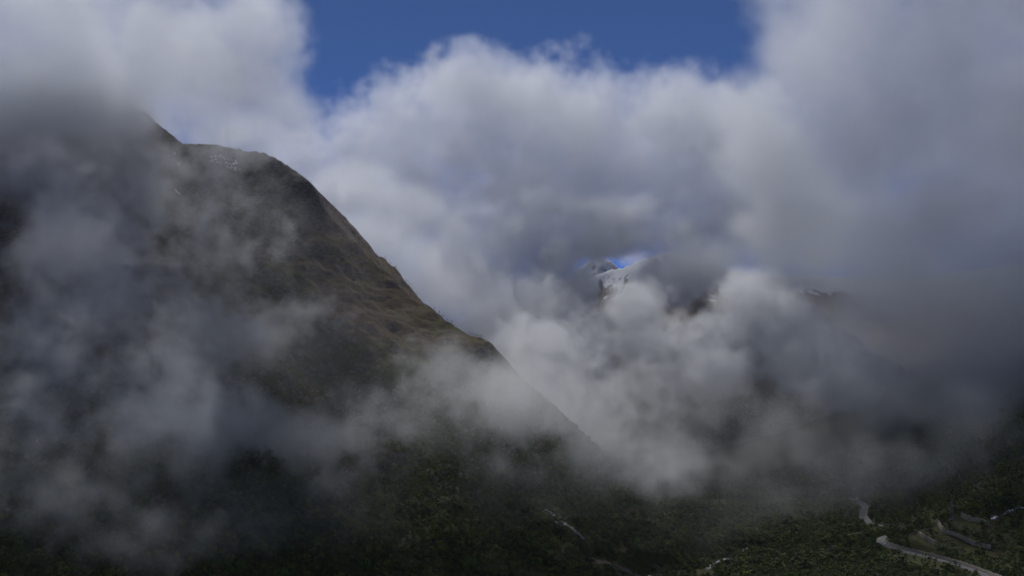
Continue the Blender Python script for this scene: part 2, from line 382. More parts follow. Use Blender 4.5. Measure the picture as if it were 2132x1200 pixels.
def wall_along(P, side, height, thick, label, jag=.25):
    """stone wall: front face, capped top and back along P, uneven crown"""
    T = np.gradient(P[:, :2], axis=0); T /= np.linalg.norm(T, axis=1)[:, None] + 1e-9
    root = empty('stone_wall', P[0]); v, f = [], []
    n = len(P); zc = [height[i] * (1 + jag * random.uniform(-.6, .5)) for i in range(n)]
    for i, p in enumerate(P):
        nx, ny = -T[i, 1] * side, T[i, 0] * side
        z0 = p[2] - 2.5
        for off, z in ((0, z0), (.12 * zc[i] + random.uniform(-.1, .1), p[2] + zc[i] * .5), (.22 * zc[i], p[2] + zc[i]), (.22 * zc[i] + thick, p[2] + zc[i] - .1), (.3 * zc[i] + thick, z0)):
            v.append((p[0] + nx * off - P[0][0], p[1] + ny * off - P[0][1], z - P[0][2]))
    for i in range(n - 1):
        for k in range(4): f.append((5 * i + k, 5 * i + k + 1, 5 * i + 5 + k + 1, 5 * i + 5 + k))
    f.append((0, 1, 2, 3, 4)); f.append(tuple(5 * (n - 1) + k for k in (4, 3, 2, 1, 0)))
    mesh_obj('masonry', v, f, M['stone'], root)
    cv, cf = [], []                                     # coping stones, slightly proud
    for i in range(0, n - 1):
        a, b = Vector(v[5 * i + 2]), Vector(v[5 * i + 7]); c, d = Vector(v[5 * i + 3]), Vector(v[5 * i + 8])
        q = len(cv)
        for up in (-.25, .3):
            for w in (a, b, d, c): cv.append(w + Vector((0, 0, up + random.uniform(-.06, .06))))
        cf += [(q, q + 1, q + 5, q + 4), (q + 1, q + 2, q + 6, q + 5), (q + 2, q + 3, q + 7, q + 6), (q + 3, q, q + 4, q + 7), (q + 4, q + 5, q + 6, q + 7)]
    mesh_obj('coping', cv, cf, M['stone'], root)
    return tag(root, label, 'stone wall')
dr = [int(np.argmin(np.hypot(road[:, 0] - p[0], road[:, 1] - p[1]))) for p in road_raw]
def road_wall(i0, i1, off, hfun, label):
    P = road[i0:i1].copy(); T = np.gradient(road[:, :2], axis=0)[i0:i1]; T /= np.linalg.norm(T, axis=1)[:, None]
    P[:, 0] += T[:, 1] * off; P[:, 1] -= T[:, 0] * off
    n = len(P); return wall_along(P, -1 if off > 0 else 1, [hfun(k / (n - 1)) for k in range(n)], 1.2, label)
road_wall(dr[1], dr[8], 6.6, lambda t: 5.2 * (.45 + .55 * min(1, 6 * (1 - t))) + 1.6 * math.exp(-((t - .12) / .1) ** 2), 'long beige stone retaining wall along the lower road up to the hairpin')
road_wall(dr[12], dr[14], 6.6, lambda t: 3.6 * min(1, .3 + 5 * min(t, 1 - t)), 'short beige stone wall above the road behind the hairpin')
road_wall(dr[15], dr[18], 6.4, lambda t: 2.8 * min(1, .3 + 5 * min(t, 1 - t)), 'low stone wall beside the upper road in mist')
def hill_wall(pts, h0, h1, label):
    P = [hit(*p) for p in pts]; P = resample(np.array(P), 3.5); P[:, 2] = ground(P[:, 0], P[:, 1])
    k = np.ones(9) / 9; zp = np.pad(P[:, 2], 4, 'edge'); P[:, 2] = np.convolve(zp, k, 'valid')
    n = len(P); return wall_along(P, -1 if P[-1][0] < P[0][0] else 1, [h0 + (h1 - h0) * i / (n - 1) for i in range(n)], 1.5, label)
hill_wall([(1911, 1113), (1922, 1124), (1934, 1131), (1944, 1139)], 6, 6.5, 'small stone wall slanting down the green spur above the road')
hill_wall([(1951, 1093), (1957, 1102), (1964, 1109), (1990, 1119), (2015, 1129), (2040, 1138), (2063, 1146)], 7, 6.5, 'longest angled stone wall on the slope below the pylon')
hill_wall([(1999, 1078), (2015, 1083), (2035, 1088), (2057, 1093)], 9, 7, 'highest stone wall on the slope beside the white stream')

def guard_rail(i0, i1, off, label):
    P = road[i0:i1].copy(); T = np.gradient(road[:, :2], axis=0)[i0:i1]; T /= np.linalg.norm(T, axis=1)[:, None]
    P[:, 0] += T[:, 1] * off; P[:, 1] -= T[:, 0] * off
    root = empty('guard_rail', P[0]); v = []
    for i, p in enumerate(P):
        for o_, z in ((0, .45), (.08, .52), (0, .6), (.08, .68), (0, .78)):
            v.append((p[0] + T[i, 1] * o_ - P[0][0], p[1] - T[i, 0] * o_ - P[0][1], p[2] + z - P[0][2]))
    f = [(5 * i + k, 5 * i + k + 1, 5 * i + 6 + k, 5 * i + 5 + k) for i in range(len(P) - 1) for k in range(4)]
    r = mesh_obj('rail', v, f, M['steel'], root)
    bm = bmesh.new(); box(bm, -.06, .06, -.06, .06, -.4, .8); pm = bpy.data.meshes.new('post'); bm.to_mesh(pm); bm.free(); pm.materials.append(M['steel'])
    for i in range(0, len(P)):
        q = bpy.data.objects.new('post', pm); COL.objects.link(q); q.parent = root; q.location = Vector(P[i] - P[0]) - Vector((T[i, 1] * -.12, T[i, 0] * .12, 0))
    return tag(root, label, 'guard rail')
guard_rail(dr[0], dr[8], -5.4, 'grey steel guard rail on the valley side of the lower road')
guard_rail(dr[14], dr[17], -5.4, 'steel guard rail along the misty upper bend')

# ------------------------------------------------------------------ trees
def leaf_crown(bm, n, rx, rz, zc, size, seed, gaps=.25, droop=0):
    r = random.Random(seed)
    lobes = [(Vector((r.uniform(-.55, .55) * rx, r.uniform(-.55, .55) * rx, zc + r.uniform(-.6, .7) * rz)), r.uniform(.38, .62)) for _ in range(7)]
    for i in range(n):
        c, s = lobes[r.randrange(7)]
        d = Vector((r.gauss(0, 1), r.gauss(0, 1), r.gauss(0, 1))).normalized() * r.uniform(.55, 1.0)
        p = c + Vector((d.x * rx * s, d.y * rx * s, d.z * rz * s))
        nn = (d + Vector((r.uniform(-.6, .6), r.uniform(-.6, .6), r.uniform(-.2, .8)))).normalized()
        q = nn.to_track_quat('Z', 'Y'); a = size * r.uniform(.6, 1.25); t = r.uniform(0, 6.28)
        vs = [bm.verts.new(p + q @ Vector((a * math.cos(t + k * 1.5708) * (1 if k % 2 else .65), a * math.sin(t + k * 1.5708) * (1 if k % 2 else .65), r.uniform(-.12, .12) * a))) for k in range(4)]
        bm.faces.new(vs)
def tree_meshes(kind, seed):
    r = random.Random(seed); tb, cb = bmesh.new(), bmesh.new()
    if kind == 'birch':
        h = 7.5; top = Vector((r.uniform(-.4, .4), r.uniform(-.4, .4), h * .8)); bar(tb, (0, 0, -.8), top, .16, 5, .04)
        for k in range(5):
            a = k * 1.3 + r.uniform(0, .6); z = h * (.3 + .1 * k); bar(tb, top * (z / top.z), top * (z / top.z) + Vector((math.cos(a) * 1.5, math.sin(a) * 1.5, 1.1)), .06, 3, .02)
        leaf_crown(cb, 120, 2.7 * r.uniform(.85, 1.15), 3.0, h * .58, .62, seed)
    elif kind == 'bush':
        h = 3.6
        for k in range(4):
            a = k * 1.57 + r.uniform(0, .8); bar(tb, (0, 0, -.5), (math.cos(a) * 1.1, math.sin(a) * 1.1, 2.2), .08, 3, .02)
        leaf_crown(cb, 90, 2.5, 1.7, 1.9, .6, seed)
    else:                                               # wind-shaped pine
        h = 8.5; top = Vector((r.uniform(-.5, .5), r.uniform(-.5, .5), h)); bar(tb, (0, 0, -.8), top, .2, 5, .03)
        for k in range(7):
            z = h * (.35 + .085 * k); a = k * 2.4; L_ = 1.9 * (1.05 - k * .11); e = top * (z / h) + Vector((math.cos(a) * L_, math.sin(a) * L_, .3))
            bar(tb, top * (z / h), e, .06, 3, .015)
            leaf_crown(cb, 15, .95, .5, 0, .5, seed * 31 + k)
            for vv in cb.verts[-60:] if False else []: pass
            cb.verts.ensure_lookup_table()
            for vv in cb.verts[-60:]: vv.co += e * .8 + top * (z / h) * .2
    t, c = bpy.data.meshes.new('trunk'), bpy.data.meshes.new('crown'); tb.to_mesh(t); cb.to_mesh(c); tb.free(); cb.free()
    t.materials.append(M['bark']); c.materials.append(M['leaf_pine'] if kind == 'pine' else M['leaf'])
    return t, c
TREES = {'birch': [tree_meshes('birch', s) for s in (1, 2, 3, 4)], 'bush': [tree_meshes('bush', s) for s in (5, 6)], 'pine': [tree_meshes('pine', s) for s in (7, 8, 9)]}
def tree(name, kind, x, y, scale, label, cat, group):
    t, c = random.choice(TREES[kind]); z = float(ground(x, y))
    root = empty(name, (x, y, z - .2), random.uniform(0, 6.28)); root.scale = (scale * random.uniform(.9, 1.1), scale * random.uniform(.9, 1.1), scale)
    for n, m_ in (('trunk', t), ('crown', c)):
        o = bpy.data.objects.new(n, m_); COL.objects.link(o); o.parent = root
    return tag(root, label, cat, group)

# candidate points over the lower slopes inside (and just outside) the view
def project(x, y, z):
    c, s = math.cos(PITCH), math.sin(PITCH); dz = z - CAMZ
    yc = y * c + dz * s; zc = -y * s + dz * c
    return 1066 + FPX * x / yc, 600 - FPX * zc / yc
step = 5.6
cx, cyy = np.meshgrid(np.arange(-1150, 1250, step), np.arange(1560, 3350, step))
cx = (cx + rng.uniform(-.48, .48, cx.shape) * step).ravel(); cyy = (cyy + rng.uniform(-.48, .48, cyy.shape) * step).ravel()
cz = ground(cx, cyy); px, py = project(cx, cyy, cz)
keep = (px > -120) & (px < 2250) & (py < 1275) & (py > 560)
cx, cyy, cz, px, py = (a[keep] for a in (cx, cyy, cz, px, py))
lowp = fbm(cx / 220, cyy / 220, 4); patch = fbm(cx / 60 + 40, cyy / 60, 3)
e_ = 5.0; slope = np.hypot(ground(cx + e_, cyy) - ground(cx - e_, cyy), ground(cx, cyy + e_) - ground(cx, cyy - e_)) / (2 * e_)
dens = 1 - sstep(-90, 110, cz - (255 + 90 * lowp))
dens *= 1 - .85 * sstep(.95, 1.5, slope)
dens *= .45 + .55 * sstep(-.28, .02, patch)
d_road, _, _ = poly_dist(cx, cyy, road); d_riv, _, _ = poly_dist(cx, cyy, river)
dens *= (d_road > 11) * (d_riv > 8)
def px_band(ax, ay, bx, by, w):                     # distance in photo pixels to a segment; used for clearings seen in the forest
    t = np.clip(((px - ax) * (bx - ax) + (py - ay) * (by - ay)) / ((bx - ax) ** 2 + (by - ay) ** 2), 0, 1)
    return np.hypot(px - ax - t * (bx - ax), py - ay - t * (by - ay)) < w * (1 + 1.5 * fbm(px / 14 + 5, py / 14, 3) + rng.uniform(-.35, .35, len(px)))
clear = np.zeros(len(cx), bool)
ROADC = [(a[0], a[1] + 5, b[0], b[1] + 5, 7) for a, b in zip(road_px[:-1], road_px[1:]) if a[0] > 1835 and a[1] > 1130 or a[1] < 1085]
for s in ROADC + [(1435, 1197, 1480, 1193, 8), (1483, 1180, 1514, 1171, 8), (1338, 1205, 1380, 1202, 6), (1128, 1055, 1225, 1130, 12), (1150, 1085, 1175, 1097, 5), (1222, 1165, 1290, 1185, 12), (1290, 1180, 1340, 1205, 14), (1355, 1175, 1415, 1198, 6), (1278, 1143, 1300, 1153, 5),
          (650, 985, 760, 1085, 6), (760, 1085, 850, 1130, 4), (1470, 1045, 1640, 1047, 5), (1910, 1116, 1945, 1146, 14), (1950, 1097, 1962, 1116, 14), (1962, 1116, 2064, 1154, 14), (1998, 1084, 2058, 1101, 13),
          (1870, 1158, 1960, 1185, 10), (2066, 1084, 2132, 1060, 6), (1975, 1094, 1992, 1094, 9), (1900, 1112, 1940, 1150, 12), (1960, 1128, 2030, 1150, 9)]:
    clear |= px_band(*s)
dens = np.where(clear, dens * .1, dens)
sel = rng.random(len(cx)) < dens * .97
fx_, fy_, fz_ = cx[sel], cyy[sel], cz[sel]; fpx, fpy = px[sel], py[sel]
frac = np.clip((fz_ - (100 + 90 * lowp[sel])) / 200, 0, 1)
fs = (rng.lognormal(0, .33, len(fx_)) * (1 + .5 * fbm(fx_ / 45, fy_ / 45, 3))) * (1.02 - .5 * frac)
is_bush = (rng.random(len(fx_)) < .18 + .5 * frac) | clear[sel]

# the trees that show largest: each one an object
vis = (fpx > 10) & (fpx < 2120) & (fpy < 1196)
order = np.argsort(-(fs * (~is_bush) / fy_) * vis * (fpy > 1085)); solo = order[:215]
def birch_label(a, b, size):
    w = 'tall' if size > 1.5 else 'low' if size < 1.32 else 'mid-sized'
    def near(x0, y0, x1, y1, r): 
        t = min(1, max(0, ((a - x0) * (x1 - x0) + (b - y0) * (y1 - y0)) / ((x1 - x0) ** 2 + (y1 - y0) ** 2))); return math.hypot(a - x0 - t * (x1 - x0), b - y0 - t * (y1 - y0)) < r
    if near(1130, 1060, 1220, 1125, 45): p = 'beside the long pale rock streak'
    elif near(1224, 1165, 1345, 1205, 40): p = 'beside the brown scree gully'
    elif near(1345, 1201, 1520, 1164, 45): p = 'on the bank of the white water river'
    elif near(650, 985, 850, 1130, 45): p = 'beside the narrow gully through the flank wood'
    elif a < 420: p = 'in the mist-covered wood at the foot of the flank'
    elif a < 1250: p = 'in the clear dense wood on the lower flank'
    elif a < 1800: p = 'in the valley wood between river and road'
    else: p = 'among the trees below the road wall and hillside walls'
    return w + ' leafy green birch ' + p, 'birches ' + p
for i in solo:
    x, y = float(fx_[i]), float(fy_[i])
    lab, grp = birch_label(fpx[i], fpy[i], fs[i])
    tree('birch_tree', 'birch', x, y, float(fs[i]), lab, 'tree', grp)
rest = np.ones(len(fx_), bool); rest[solo] = False

# trees standing on the skyline of the ridge
sky_px = [(801, 562), (812, 574), (824, 590), (829, 596), (845, 608), (852, 612), (858, 617), (863, 621), (868, 626), (880, 638), (905, 656), (914, 660), (922, 660), (927, 662), (931, 666), (937, 668), (942, 674), (948, 680), (976, 694), (981, 697), (986, 698), (991, 701), (996, 703), (1003, 706), (1010, 709)]
for k, (a, b) in enumerate(sky_px):
    dd_ = np.arange(2500, 3500, 3.0); xx_ = (a - 1066) / FPX * dd_ * 1.0; el_ = (ground(xx_, dd_) - CAMZ) / dd_; q_ = int(np.argmax(el_)); p = (xx_[q_], dd_[q_])
    tree('pine_tree', 'pine', p[0], p[1], random.uniform(.6, 1.15), 'small dark wind-shaped pine ' + ('on the steep upper part of the ridge skyline' if a < 890 else 'in the clump on the shoulder of the ridge skyline' if a < 960 else 'in the lowest clump on the ridge skyline'), 'tree', 'pines along the ridge skyline')
# darker trees beside the road
for a, b, s in [(1857, 1100, 1.5), (1850, 1103, 1.25), (1847, 1096, 1.2), (1818, 1094, 1.1), (1992, 1186, 1.7), (1986, 1184, 1.5), (1999, 1190, 1.6), (1980, 1182, 1.2), (2042, 1140, 1.0), (1800, 1112, 1.1)]:
    h = hit(a, b)
    if h is not None: tree('pine_tree', 'pine', h[0], h[1], s, 'tall dark pine beside the winding road', 'tree', 'pines by the road')

# the remaining wood: one object
def forest(name, xs, ys, zs, ss, kinds, label, cat):
    me_ = bpy.data.meshes.new(name); me_.vertices.add(len(xs)); me_.vertices.foreach_set('co', np.stack([xs, ys, zs - .3], 1).astype(np.float32).ravel())
    a = me_.attributes.new('size', 'FLOAT', 'POINT'); a.data.foreach_set('value', ss.astype(np.float32))
    a = me_.attributes.new('turn', 'FLOAT', 'POINT'); a.data.foreach_set('value', rng.uniform(0, 6.28, len(xs)).astype(np.float32))
    a = me_.attributes.new('pick', 'INT', 'POINT'); a.data.foreach_set('value', kinds.astype(np.int32))
    o = bpy.data.objects.new(name, me_); COL.objects.link(o)
    g = bpy.data.node_groups.new(name, 'GeometryNodeTree'); g.is_modifier = True
    g.interface.new_socket('Geometry', in_out='INPUT', socket_type='NodeSocketGeometry'); g.interface.new_socket('Geometry', in_out='OUTPUT', socket_type='NodeSocketGeometry')
    N, L = g.nodes, g.links; gi, go = N.new('NodeGroupInput'), N.new('NodeGroupOutput')
    def named(n, t):
        q = N.new('GeometryNodeInputNamedAttribute'); q.data_type = t; q.inputs[0].default_value = n; return q.outputs[0]
    iop = N.new('GeometryNodeInstanceOnPoints'); mp = N.new('GeometryNodeMeshToPoints'); L.new(gi.outputs[0], mp.inputs[0]); L.new(mp.outputs[0], iop.inputs['Points'])
    gti = N.new('GeometryNodeGeometryToInstance')
    for tm in PROTO:
        oi = N.new('GeometryNodeObjectInfo'); oi.inputs['Object'].default_value = tm; L.new(oi.outputs['Geometry'], gti.inputs[0])
    L.new(gti.outputs[0], iop.inputs['Instance']); iop.inputs['Pick Instance'].default_value = True
    L.new(named('pick', 'INT'), iop.inputs['Instance Index'])
    cb_ = N.new('ShaderNodeCombineXYZ'); L.new(named('turn', 'FLOAT'), cb_.inputs[2]); L.new(cb_.outputs[0], iop.inputs['Rotation'])
    L.new(named('size', 'FLOAT'), iop.inputs['Scale']); L.new(iop.outputs[0], go.inputs[0])
    md = o.modifiers.new('wood', 'NODES'); md.node_group = g
    return tag(o, label, cat, kind='stuff')
# prototypes for the wood are ordinary trees joined trunk + crown, standing in the wood themselves
PROTO = []
def joined(kind, t, c, x, y):
    bm = bmesh.new(); bm.from_mesh(t); nt_ = len(bm.faces); bm.from_mesh(c); bm.faces.ensure_lookup_table()
    for f_ in bm.faces[nt_:]: f_.material_index = 1
    m_ = bpy.data.meshes.new('birch_tree'); bm.to_mesh(m_); bm.free(); m_.materials.append(M['bark']); m_.materials.append(M['leaf'])
    o = bpy.data.objects.new('birch_tree' if kind == 'birch' else 'birch_bush', m_); COL.objects.link(o); o.location = (x, y, float(ground(x, y)))
    return o
near_edge = np.argsort(-(fpy * ((fpx > 400) & (fpx < 1900) & rest & (fpy < 1190))))[:6]
for q, (kind, (t, c)) in enumerate([('birch', a) for a in TREES['birch']] + [('bush', a) for a in TREES['bush']]):
    i = near_edge[q]; o = joined(kind, t, c, float(fx_[i]), float(fy_[i])); PROTO.append(o); rest[i] = False
    if kind == 'birch': lab, grp = birch_label(fpx[i], fpy[i], 1.0); tag(o, lab, 'tree', grp)
    else: tag(o, 'low leafy bush at the edge of the wood', 'bush', 'bushes of the wood')
kinds = np.where(is_bush, rng.integers(4, 6, len(fx_)), rng.integers(0, 4, len(fx_)))
forest('forest', fx_[rest], fy_[rest], fz_[rest], fs[rest], kinds[rest], 'dense green birch forest covering the lower mountain slopes and valley floor', 'forest')

# ------------------------------------------------------------------ draped patches: snow, bare rock, scree
def drape(name, poly_px, mat, lift, parent=None, thick=.5, jitter=0):
    """a patch outlined in photo pixels, laid on the ground; the outline is subdivided and follows the terrain"""
    n = len(poly_px); pts = []
    for i in range(n):
        a, b = poly_px[i], poly_px[(i + 1) % n]
        L_ = math.hypot(b[0] - a[0], b[1] - a[1]); m_ = max(1, int(L_ / 4))
        for t in range(m_): pts.append((a[0] + (b[0] - a[0]) * t / m_ + random.uniform(-jitter, jitter), a[1] + (b[1] - a[1]) * t / m_ + random.uniform(-jitter, jitter)))
    H = [hit(*p) for p in pts]; H = [h for h in H if h is not None]
    if len(H) < 3: return None
    c = np.mean(H, axis=0); c[2] = float(ground(c[0], c[1])); md_ = np.median([h[1] for h in H]); H = [h for h in H if abs(h[1] - md_) < 180]
    v = [(0, 0, lift)]; k = len(H)
    for rr, l in ((.55, lift), (.95, lift * .7), (1.0, -thick)):
        for h in H:
            x, y = c[0] + (h[0] - c[0]) * rr, c[1] + (h[1] - c[1]) * rr
            v.append((x - c[0], y - c[1], float(ground(x, y)) + l - c[2]))
    f = [(0, 1 + i, 1 + (i + 1) % k) for i in range(k)] + [(1 + r_ * k + i, 1 + (r_ + 1) * k + i, 1 + (r_ + 1) * k + (i + 1) % k, 1 + r_ * k + (i + 1) % k) for r_ in (0, 1) for i in range(k)]
    o = mesh_obj(name, v, f, mat, parent, True); o.location = c; return o
def blob_px(x, y, w, h, ang=0.25):
    n = 9; out = []
    for k in range(n):
        t = 2 * math.pi * k / n; r_ = random.uniform(.65, 1.25); a, b = w * .5 * r_ * math.cos(t), h * .5 * r_ * math.sin(t)
        out.append((x + a * math.cos(ang) - b * math.sin(ang), y + a * math.sin(ang) + b * math.cos(ang)))
    return out
snow = [(440, 327, 4, 2.5), (446, 327, 5, 2.5), (450, 326, 4, 3), (455, 326.5, 4, 2), (459, 325, 4, 2), (464, 328, 7, 3), (441.5, 332, 2, 3), (449, 332, 3, 2), (439, 336, 5, 2.2), (469, 333, 3, 2.5), (476, 333, 5, 2), (483, 334, 3, 2),
        (480, 329, 2, 1.6), (489, 335.5, 3, 2), (456, 339.5, 8, 2), (467, 338.5, 6, 3), (471, 339.5, 5, 2.5), (478, 341.5, 7, 1.8), (486, 342, 5, 2), (491, 340, 6, 3.5), (473, 346.5, 3, 2.5), (472, 352, 3, 1.6), (478, 351, 5, 2.4), (483, 348.5, 4, 2), (490, 350.5, 5, 2.6), (485, 353, 3, 1.6), (489, 354.5, 3, 1.8), (494, 355.5, 3, 1.5), (499, 353.5, 3, 1.6)]
for s in snow:
    o = drape('snow_patch', blob_px(s[0], s[1], s[2] * 1.55, s[3] * 1.1), M['snow'], 1.2)
    if o: tag(o, ('broad' if s[2] >= 5 else 'tiny') + ' white snow patch in the ' + ('uppermost' if s[1] < 331 else 'middle' if s[1] < 344 else 'lowest') + ' row below the crest', 'snow patch', 'snow patches below the crest')
for s, lab in [((371, 402, 20, 5, .8), 'long slanting snow patch lying alone on dark rock below the plateau'), ((372, 342, 9, 4, .9), 'thin snow streak in a gully just under the crest'), ((364, 321, 8, 3, .9), 'faint snow streak nearest the notch in the crest'), ((302, 249, 12, 5, .6), 'snow patch on the dark summit block poking out of cloud')]:
    o = drape('snow_patch', blob_px(*s), M['snow'], 1.2)
    if o: tag(o, lab, 'snow patch')
o = drape('rock_slab', [(1131, 1061), (1140, 1064), (1150, 1071), (1162, 1078), (1172, 1085), (1182, 1092), (1196, 1105), (1218, 1123), (1214, 1122), (1200, 1112), (1186, 1099), (1174, 1094), (1163, 1086), (1156, 1078), (1146, 1072), (1138, 1067)], M['slab'], 1.5)
if o: tag(o, 'long pale bare rock streak running down through the green wood', 'rock')
o = drape('rock_slab', [(1154, 1085), (1160, 1089), (1168, 1094), (1175, 1097), (1168, 1096), (1159, 1091)], M['slab'], 1.5)
if o: tag(o, 'small pale rock sliver beside the long bare rock streak', 'rock')
for k, (poly, lab) in enumerate([([(1224, 1160), (1245, 1168), (1275, 1176), (1268, 1182), (1245, 1177), (1228, 1170)], 'brown gully of scree at the foot of the wooded slope, upper piece'),
                  ([(1280, 1176), (1305, 1184), (1325, 1194), (1345, 1204), (1318, 1203), (1300, 1192), (1285, 1185)], 'brown gully of scree running towards the river'),
                  ([(1355, 1174), (1380, 1184), (1402, 1193), (1392, 1193), (1370, 1184)], 'narrow reddish scree strip above the river bank'),
                  ([(1275, 1143), (1290, 1148), (1303, 1154), (1292, 1152)], 'thin scree strip below the pale rock streak')]):
    o = drape('scree_gully', poly, M['scree'], 1.2, jitter=.6)
    if o: tag(o, lab, 'scree')
# boulders
def boulder(px_, py_, size, mat, label, group=None):
    h = hit(px_, py_)
    if h is None: return
    bm = bmesh.new(); bmesh.ops.create_icosphere(bm, subdivisions=2, radius=size)
    sd = random.uniform(0, 100)
    for v_ in bm.verts:
        q = v_.co / size; n_ = math.sin(q.x * 3.1 + sd) * math.cos(q.y * 2.7 - sd) * .22 + math.sin(q.z * 4 + sd * 2) * .12
        v_.co = Vector((v_.co.x * 1.15, v_.co.y, v_.co.z * .75)) * (1 + n_)
    o = bm_obj('boulder', bm, mat, None); o.location = (h[0], h[1], h[2] + size * .3); tag(o, label, 'boulder', group)
boulder(1870, 1154.5, 1.5, M['snow'], 'bright pale boulder just below the road wall')
for a, b, s in [(1974, 1119, .9), (1978, 1122, 1.1), (1970, 1124, .8), (1980, 1130, .9), (1968, 1127, .8), (2028, 1144, .9), (2036, 1144, .8), (1989, 1112, .9), (1956, 1128, .7)]:
    boulder(a, b, s, M['slab'], 'small pale boulder on the heath below the longest stone wall', 'boulders on the heath')
for a, b, s in [(730, 1035, 1.3), (738, 1038, 1.0), (759, 1066, 1.4), (728, 1115, 1.3), (700, 1020, 1.0)]:
    boulder(a, b, s, M['slab'], 'small pale boulder in the brown gully through the flank wood', 'boulders in the gully')

# ------------------------------------------------------------------ power line
def pylon(px_, py_, height, label):
    b = hit(px_, py_); root = empty('power_pylon', (b[0], b[1], b[2] - .5), R(25)); H = height; wb, wt = H * .085, H * .022
    def leg_pt(sx, sy, t):
        w = wb + (wt - wb) * min(1, t / .72) if t < .72 else wt
        return Vector((sx * w, sy * w, H * t))
    for sx in (-1, 1):
        for sy in (-1, 1):
            bm = bmesh.new(); bar(bm, leg_pt(sx, sy, -.03), leg_pt(sx, sy, .72), .16); bar(bm, leg_pt(sx, sy, .72), leg_pt(sx, sy, .95), .13); bm_obj('leg', bm, M['steel'], root)
            bm = bmesh.new(); p = leg_pt(sx, sy, 0); box(bm, p.x - .5, p.x + .5, p.y - .5, p.y + .5, -1.5, .6); bm_obj('footing', bm, M['gravel'], root)
    lv = [0, .14, .27, .38, .48, .57, .65, .72, .79, .86, .93]
    for sx, sy, tx, ty in ((-1, -1, 1, -1), (1, -1, 1, 1), (1, 1, -1, 1), (-1, 1, -1, -1)):
        bm = bmesh.new()
        for a, c in zip(lv[:-1], lv[1:]):
            bar(bm, leg_pt(sx, sy, a), leg_pt(tx, ty, c), .07); bar(bm, leg_pt(tx, ty, a), leg_pt(sx, sy, c), .07); bar(bm, leg_pt(sx, sy, c), leg_pt(tx, ty, c), .07)
        bm_obj('bracing', bm, M['steel'], root)
    for t, L_ in ((.74, 8.5),):
        bm = bmesh.new(); z = H * t
        for sy in (-1, 1):
            bar(bm, (-L_, 0, z), (L_, 0, z), .12)
            for sx in (-1, 1):
                bar(bm, (sx * wt, sy * wt, z + 1.6), (sx * L_, 0, z), .09); bar(bm, (sx * wt, sy * wt, z), (sx * L_, 0, z), .09)
                for q in (.3, .6): bar(bm, (sx * L_ * q, sy * wt * (1 - q), z), (sx * L_ * q, sy * wt * (1 - q), z + 1.6 * (1 - q)), .06)
        bm_obj('crossarm', bm, M['steel'], root)
        for sx in (-1, 0, 1):
            bm = bmesh.new()
            for q in range(7): bar(bm, (sx * L_, 0, z - .25 - q * .26), (sx * L_, 0, z - .4 - q * .26), .2, 8, .12)
            bar(bm, (sx * L_, 0, z), (sx * L_, 0, z - 2.2), .04); bm_obj('insulator', bm, M['porcelain'], root)
    bm = bmesh.new()
    for sx in (-1, 1):
        for sy in (-1, 1): bar(bm, leg_pt(sx, sy, .93), (0, 0, H), .1)
    bm_obj('peak', bm, M['steel'], root)
    return tag(root, label, 'pylon')
pylon(1983, 1094, 45, 'tall grey lattice power pylon on the slope between stone walls')
def pole(px_, py_, h, label):
    b = hit(px_, py_); root = empty('utility_pole', (b[0], b[1], b[2] - .5), R(40))
    bm = bmesh.new(); bar(bm, (0, 0, -1), (0, 0, h), .2, 7, .13); bm_obj('pole', bm, M['wood'], root)
    bm = bmesh.new(); box(bm, -1.4, 1.4, -.1, .1, h - .9, h - .7); bm_obj('crossarm', bm, M['wood'], root)
    for s in (-1.25, 0, 1.25):
        bm = bmesh.new(); bar(bm, (s, 0, h - .7), (s, 0, h - .25), .07, 6, .1); bm_obj('insulator', bm, M['porcelain'], root)
    return tag(root, label, 'utility pole')
pole(1801, 1136, 22, 'taller wooden utility pole in the wood left of the hairpin')
pole(1819, 1132, 17, 'wooden utility pole standing closest to the hairpin bend')
pole(1882, 1177, 20, 'wooden utility pole below the long road wall')

